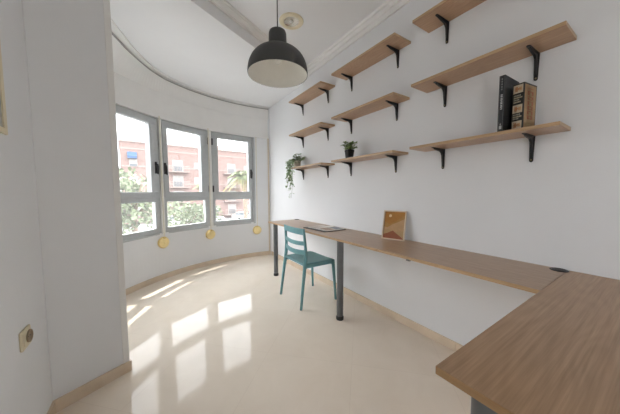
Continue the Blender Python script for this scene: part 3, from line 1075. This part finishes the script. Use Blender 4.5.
# ------------------------------------------------------------------ pendant lamp
LC = Vector((-1.085, 1.50, 1.936))       # centre of the shade rim
lamp = empty('pendant_lamp', LC)
tag(lamp, 'charcoal dome pendant lamp hanging on a cord from the ceiling', 'lamp')
RL = 0.196
dome = [(RL, 0.0), (RL + 0.001, 0.012)]
for k in range(1, 13):
    t = R(90 * k / 13)
    dome.append((0.062 + (RL - 0.062) * math.cos(t) ** 0.95, 0.012 + 0.150 * math.sin(t)))
neck = [(0.062, 0.165), (0.060, 0.172), (0.057, 0.262), (0.053, 0.274), (0.040, 0.281), (0.010, 0.284)]
outer = dome + neck
inner = [(max(0.006, r - 0.0025), max(0.0, z - 0.0025)) for r, z in outer]
MB().lathe(outer, 64).lathe([(RL, 0.0), (RL - 0.0025, 0.0)], 64).build('lamp_shade', MT['shade'], lamp)
MB().lathe([(r, z) for r, z in inner[:14]] + [(0.05, 0.164), (0, 0.166)], 64).build('shade_lining', MT['shade_in'], lamp)['label'] = 'white lining of the shade'
MB().lathe([(0, 0.164), (0.022, 0.164), (0.022, 0.152), (0.018, 0.148), (0, 0.148)], 24).build('lamp_socket', MT['white'], lamp)
MB().lathe([(0, 0.072), (0.012, 0.074), (0.021, 0.082), (0.024, 0.095), (0.022, 0.112), (0.015, 0.13), (0.012, 0.148), (0, 0.148)], 28).build('bulb', MT['bulb'], lamp)
MB().tube([(0, 0, 0.282), (0, 0, ZM - LC.z - 0.02)], 0.0035, 8).build('cord', MT['black'], lamp)
MB().lathe([(0, ZM - LC.z), (0.05, ZM - LC.z), (0.048, ZM - LC.z - 0.012), (0.03, ZM - LC.z - 0.024), (0, ZM - LC.z - 0.026)], 28).build('ceiling_rose', MT['shade'], lamp)

# ------------------------------------------------------------------ recessed ceiling light
dl = empty('recessed_ceiling_light', (-0.628, 2.135, ZM))
tag(dl, 'round cream recessed ceiling light with a shiny reflector', 'ceiling light')
MB().lathe([(0.070, -0.001), (0.076, -0.010), (0.098, -0.012), (0.112, -0.008), (0.118, 0.0), (0.07, 0.0)], 48).build('ring', MT['cream'], dl)
MB().lathe([(0.071, -0.006), (0.060, -0.0035), (0.034, -0.0015), (0.0, -0.001)], 40).build('reflector', MT['chrome'], dl)
MB().lathe([(0, -0.016), (0.012, -0.014), (0.018, -0.007), (0.018, -0.001), (0, -0.001)], 24).build('bulb', MT['bulb'], dl)

# ------------------------------------------------------------------ left wall: socket and framed panel
XL = -2.295
so = empty('wall_socket', (XL, 1.494, 0.548), R(90))
tag(so, 'cream electrical socket low on the left wall', 'socket')
# local: x along +y of the room, -y into the room (+x)
m = MB()
m.box(-0.044, 0.044, -0.011, 0, -0.041, 0.041)
m.build('faceplate', MT['cream'], so, bevel=0.005, seg=3)
rot = Matrix.Rotation(R(90), 4, 'X')
m = MB().lathe([(0, 0.012), (0.020, 0.012), (0.022, 0.016), (0.026, 0.017), (0.027, 0.0115), (0.0, 0.0115)], 28, (0.016, 0, 0), mat=rot)
m.build('socket_well', flat('socket_well_brown', (0.30, 0.22, 0.14)), so)
m = MB().box(-0.034, -0.018, -0.0135, -0.011, -0.026, 0.026)
m.build('rocker', MT['cream'], so, bevel=0.0015)
for dx in (0.008, 0.024):
    MB().lathe([(0, 0.0122), (0.0035, 0.0122), (0.0035, 0.0128), (0, 0.0128)], 10, (dx, 0, 0), mat=rot).build('pin_hole', MT['black'], so)

pn = empty('wall_panel', (XL, 1.272, 1.395), R(90))
tag(pn, 'cream-framed grey panel on the left wall, cut by the picture edge', 'wall panel')
m = MB()
for (a, b, c, d) in ((-0.21, 0.21, 0, 0.024), (-0.21, 0.21, 0.406, 0.43), (-0.21, -0.186, 0.024, 0.406), (0.186, 0.21, 0.024, 0.406)):
    m.box(a, b, -0.009, 0, c, d)
m.build('frame', MT['cream'], pn, bevel=0.002)
MB().box(-0.186, 0.186, -0.004, 0, 0.024, 0.406).build('panel', MT['greige'], pn)

# ------------------------------------------------------------------ outside
GZ = -4.2
MT['asphalt'] = mat('street_paving', (0.17, 0.168, 0.163), 0.9, var=0.1, scale=1)
struct(MB().box(-60, 90, 6, 120, GZ - 0.3, GZ).build('ground', MT['asphalt']), 'pale street far below the windows', 'ground')
MT['brick'] = mat('salmon_brick', (0.205, 0.135, 0.118), 0.9, var=0.12, scale=3)
MT['brick_band'] = mat('pale_concrete_band', (0.25, 0.195, 0.175), 0.9)
MT['shut'] = mat('white_roller_shutter', (0.28, 0.265, 0.25), 0.7)
MT['winglass'] = mat('dark_window_glass', (0.10, 0.11, 0.12), 0.1)
MT['blue'] = mat('blue_awning_cloth', (0.03, 0.075, 0.17), 0.8)
MT['rail'] = mat('balcony_railing', (0.30, 0.25, 0.23), 0.6)

bl = empty('apartment_building', (-5.84, 49.4, GZ), R(4.3))
tag(bl, 'salmon brick apartment block with balconies beyond the street', 'building')
BW, BH, BD = 34, 13.45, 11
MB().box(0, BW, 0, BD, 0, BH).build('wall', MT['brick'], bl)
m = MB().box(-0.15, BW + 0.15, -0.15, BD + 0.15, BH, BH + 0.25)
m.build('roof', MT['brick_band'], bl)
m = MB()
for k in range(1, 5):
    m.box(-0.03, BW + 0.03, -0.06, 0, 2.85 * k + 0.9, 2.85 * k + 1.15)
m.build('floor_band', MT['brick_band'], bl)
wn = None
blc = []
for k in range(5):
    z = 1.3 + 2.75 * k - (0.6 if k == 4 else 0)
    for c in range(10):
        x = 1.7 + 3.25 * c
        if k == 4:
            continue
        if c % 3 == 2:
            # balcony with door, slab and railing
            b = MB().box(x - 1.7, x + 1.7, -1.1, 0, z - 0.75, z - 0.6).build('balcony', MT['brick_band'], bl)
            rl = MB()
            for q in range(15):
                xx = x - 1.68 + q * 0.24
                rl.box(xx - 0.02, xx + 0.02, -1.1, -1.05, z - 0.6, z + 0.35)
            rl.box(x - 1.7, x + 1.7, -1.1, -1.04, z + 0.32, z + 0.38)
            rl.build('railing', MT['rail'], b)
            d = MB().box(x - 0.85, x + 0.85, -0.05, 0.02, z - 0.6, z + 1.45).build('balcony_door', MT['shut'], bl)
            MB().box(x - 0.7, x + 0.7, -0.07, -0.05, z - 0.5, z + 0.45).build('pane', MT['winglass'], d)
        else:
            f0 = MB().box(x - 0.55, x + 0.55, -0.06, 0.02, z - 0.05, z + 1.2).build('window', MT['shut'], bl)
            if (c * 7 + k * 3) % 4 < 2:
                MB().box(x - 0.47, x + 0.47, -0.08, -0.06, z + 0.03, z + 0.4).build('pane', MT['winglass'], f0)
            if (c + k) % 4 == 1:
                MB().box(x + 0.9, x + 1.6, -0.4, 0, z - 0.2, z + 0.3).build('air_conditioner', MT['shut'], f0)
aw = MB().prism([(0.95, 0, 11.9), (0.95, -0.7, 11.2), (0.95, -0.7, 10.8), (0.95, 0, 10.8)], (1.25, 0, 0))
aw.build('awning', MT['blue'], bl)
for x, h in ((3.0, 3.4), (9.5, 2.6), (10.6, 3.2), (17.5, 3.0), (18.4, 2.4), (19.2, 3.2), (21, 2.7)):
    m = MB().tube([(x, 3, BH + 0.2), (x, 3, BH + h)], 0.07, 6)
    for q in range(4):
        m.tube([(x - 0.5, 3, BH + h - 0.15 - q * 0.22), (x + 0.5, 3, BH + h - 0.15 - q * 0.22)], 0.035, 5)
    m.build('antenna', MT['rail'], bl)
MB().box(13.5, 16.5, 3, 6, BH + 0.25, BH + 1.6).build('stair_head', MT['brick_band'], bl)

MT['treeleaf'] = mat('street_tree_leaves', (0.105, 0.14, 0.07), 0.6, var=0.4, scale=2)
MT['treeleaf2'] = mat('street_tree_leaves_pale', (0.135, 0.165, 0.09), 0.6, var=0.35, scale=2)
MT['palm'] = mat('palm_frond_green', (0.125, 0.155, 0.06), 0.55, var=0.35, scale=4)
MT['palm_y'] = mat('palm_yellowing', (0.22, 0.19, 0.06), 0.6, var=0.3, scale=6)
MT['bark'] = mat('tree_bark', (0.20, 0.15, 0.11), 0.9, var=0.3, scale=5)


def tree(x, y, top, rx, rz, lm, label, n=900, seed=0, ls=0.28):
    rd = random.Random(seed)
    root = empty('street_tree', (x, y, GZ))
    tag(root, label, 'tree', 'street trees outside the windows')
    H = top - GZ
    cz = H - rz
    t = MB().tube([(0, 0, 0), (0.05, 0.02, cz * 0.6), (0, 0, cz)], [0.22, 0.17, 0.1], 8)
    for k in range(5):
        a = k * 1.256
        t.tube([(0, 0, cz * 0.75), (rx * 0.4 * math.cos(a), rx * 0.4 * math.sin(a), cz), (rx * 0.7 * math.cos(a), rx * 0.7 * math.sin(a), cz + rz * 0.35)], [0.1, 0.06, 0.03], 6)
    t.build('trunk', MT['bark'], root)
    lobes = [(Vector((rd.uniform(-0.6, 0.6) * rx, rd.uniform(-0.6, 0.6) * rx, cz + rd.uniform(-0.5, 0.55) * rz)), rd.uniform(0.35, 0.55)) for _ in range(11)]
    m = MB()
    for k in range(n):
        c, s = lobes[k % 11]
        d = Vector((rd.gauss(0, 1), rd.gauss(0, 1), rd.gauss(0, 1))).normalized()
        p = c + Vector((d.x * rx * s, d.y * rx * s, d.z * rz * s)) * rd.uniform(0.75, 1.05)
        e = (d + Vector((rd.gauss(0, .6), rd.gauss(0, .6), rd.gauss(0, .6)))).normalized()
        leaf(m, p, e, d, ls * rd.uniform(0.7, 1.3), ls * 0.7)
    m.build('crown', lm, root)


tree(-2.9, 19.9, 3.3, 2.6, 2.7, MT['treeleaf2'], 'nearest leafy tree, seen through the window by the pier', 1700, 1, 0.30)
tree(-5.9, 23.0, 2.2, 2.6, 2.6, MT['treeleaf'], 'leafy tree at the far left of the view outside', 900, 2, 0.34)
tree(1.33, 28.0, 0.27, 2.7, 1.9, MT['treeleaf2'], 'low leafy tree in the lower pane of the middle window', 1300, 3, 0.28)
tree(3.6, 34.5, -0.4, 2.4, 1.7, MT['treeleaf'], 'low tree behind, at the right of the middle window', 900, 4, 0.32)


def palm(x, y, top, L, label, seed, nf=30):
    rd = random.Random(seed)
    root = empty('palm_tree', (x, y, GZ))
    tag(root, label, 'palm tree', 'palms outside the window nearest the desk')
    H = top - GZ
    MB().tube([(0, 0, 0), (0.08, 0, H * 0.5), (0, 0, H)], [0.24, 0.19, 0.21], 10).build('trunk', MT['bark'], root)
    m = MB()
    for k in range(nf):
        a = k * 2.399
        el = rd.uniform(-0.25, 1.35)
        d = Vector((math.cos(a) * math.cos(el), math.sin(a) * math.cos(el), math.sin(el)))
        P = []
        for i in range(9):
            t = i / 8
            P.append(Vector((0, 0, H)) + d * L * t + Vector((0, 0, -0.75 * L * t * t * (0.6 + 0.4 * math.cos(el)))))
        mi = 1 if el < 0.15 else 0
        m.tube(P, [0.03 * (1 - 0.8 * i / 8) for i in range(9)], 5, mi)
        side = d.cross(Vector((0, 0, 1)))
        side = side.normalized() if side.length > 0.05 else Vector((1, 0, 0))
        for i in range(1, 9):
            tg = (P[i] - P[i - 1]).normalized()
            for h in (0.0, 0.5):
                p = P[i - 1].lerp(P[i], h)
                for sg in (-1, 1):
                    leaf(m, p, side * sg + tg * 0.8 + Vector((0, 0, -0.35)), Vector((0, 0, 1)), L * 0.26 * (1.15 - 0.5 * i / 8), 0.05, mi)
    m.build('fronds', [MT['palm'], MT['palm_y']], root)


palm(5.3, 21.8, 2.3, 2.05, 'larger palm with yellowing fronds outside the window nearest the desk', 5)
palm(2.4, 24.6, 1.5, 1.3, 'smaller palm left of the large one outside the window nearest the desk', 6, 22)


def car(x, y, rz, col, nm, label):
    root = empty('car', (x, y, GZ), rz)
    tag(root, label, 'car', 'parked cars across the street')
    prof = [(-2.1, 0.35), (2.1, 0.35), (2.15, 0.75), (1.95, 0.92), (1.1, 1.0), (-1.8, 1.02), (-2.1, 0.9)]
    MB().prism([(a, -0.85, b) for a, b in prof], (0, 1.7, 0)).build('body', flat(nm, col, 0.3), root, bevel=0.06)
    prof = [(-1.6, 1.0), (1.0, 1.0), (0.35, 1.46), (-1.2, 1.48)]
    MB().prism([(a, -0.74, b) for a, b in prof], (0, 1.48, 0)).build('cabin', MT['winglass'], root, bevel=0.05)
    MB().box(-1.15, 0.3, -0.72, 0.72, 1.465, 1.5).build('roof', flat(nm, col, 0.3), root, bevel=0.01)
    for wx in (-1.3, 1.3):
        for wy in (-0.8, 0.8):
            MB().lathe([(0, -0.1), (0.26, -0.1), (0.33, -0.07), (0.33, 0.07), (0.26, 0.1), (0, 0.1)], 18, (wx, wy, 0.33), mat=Matrix.Rotation(R(90), 4, 'X')).build('wheel', MT['foot'], root)


car(6.6, 44.0, R(3), (0.68, 0.68, 0.68), 'white_car_paint', 'white car parked across the street behind the middle window')
car(12.6, 44.6, R(3), (0.60, 0.62, 0.64), 'silver_car_paint', 'silver car parked across the street beneath the palms')
car(1.3, 44.0, R(3), (0.66, 0.65, 0.63), 'pale_car_paint', 'pale car parked across the street below the block')
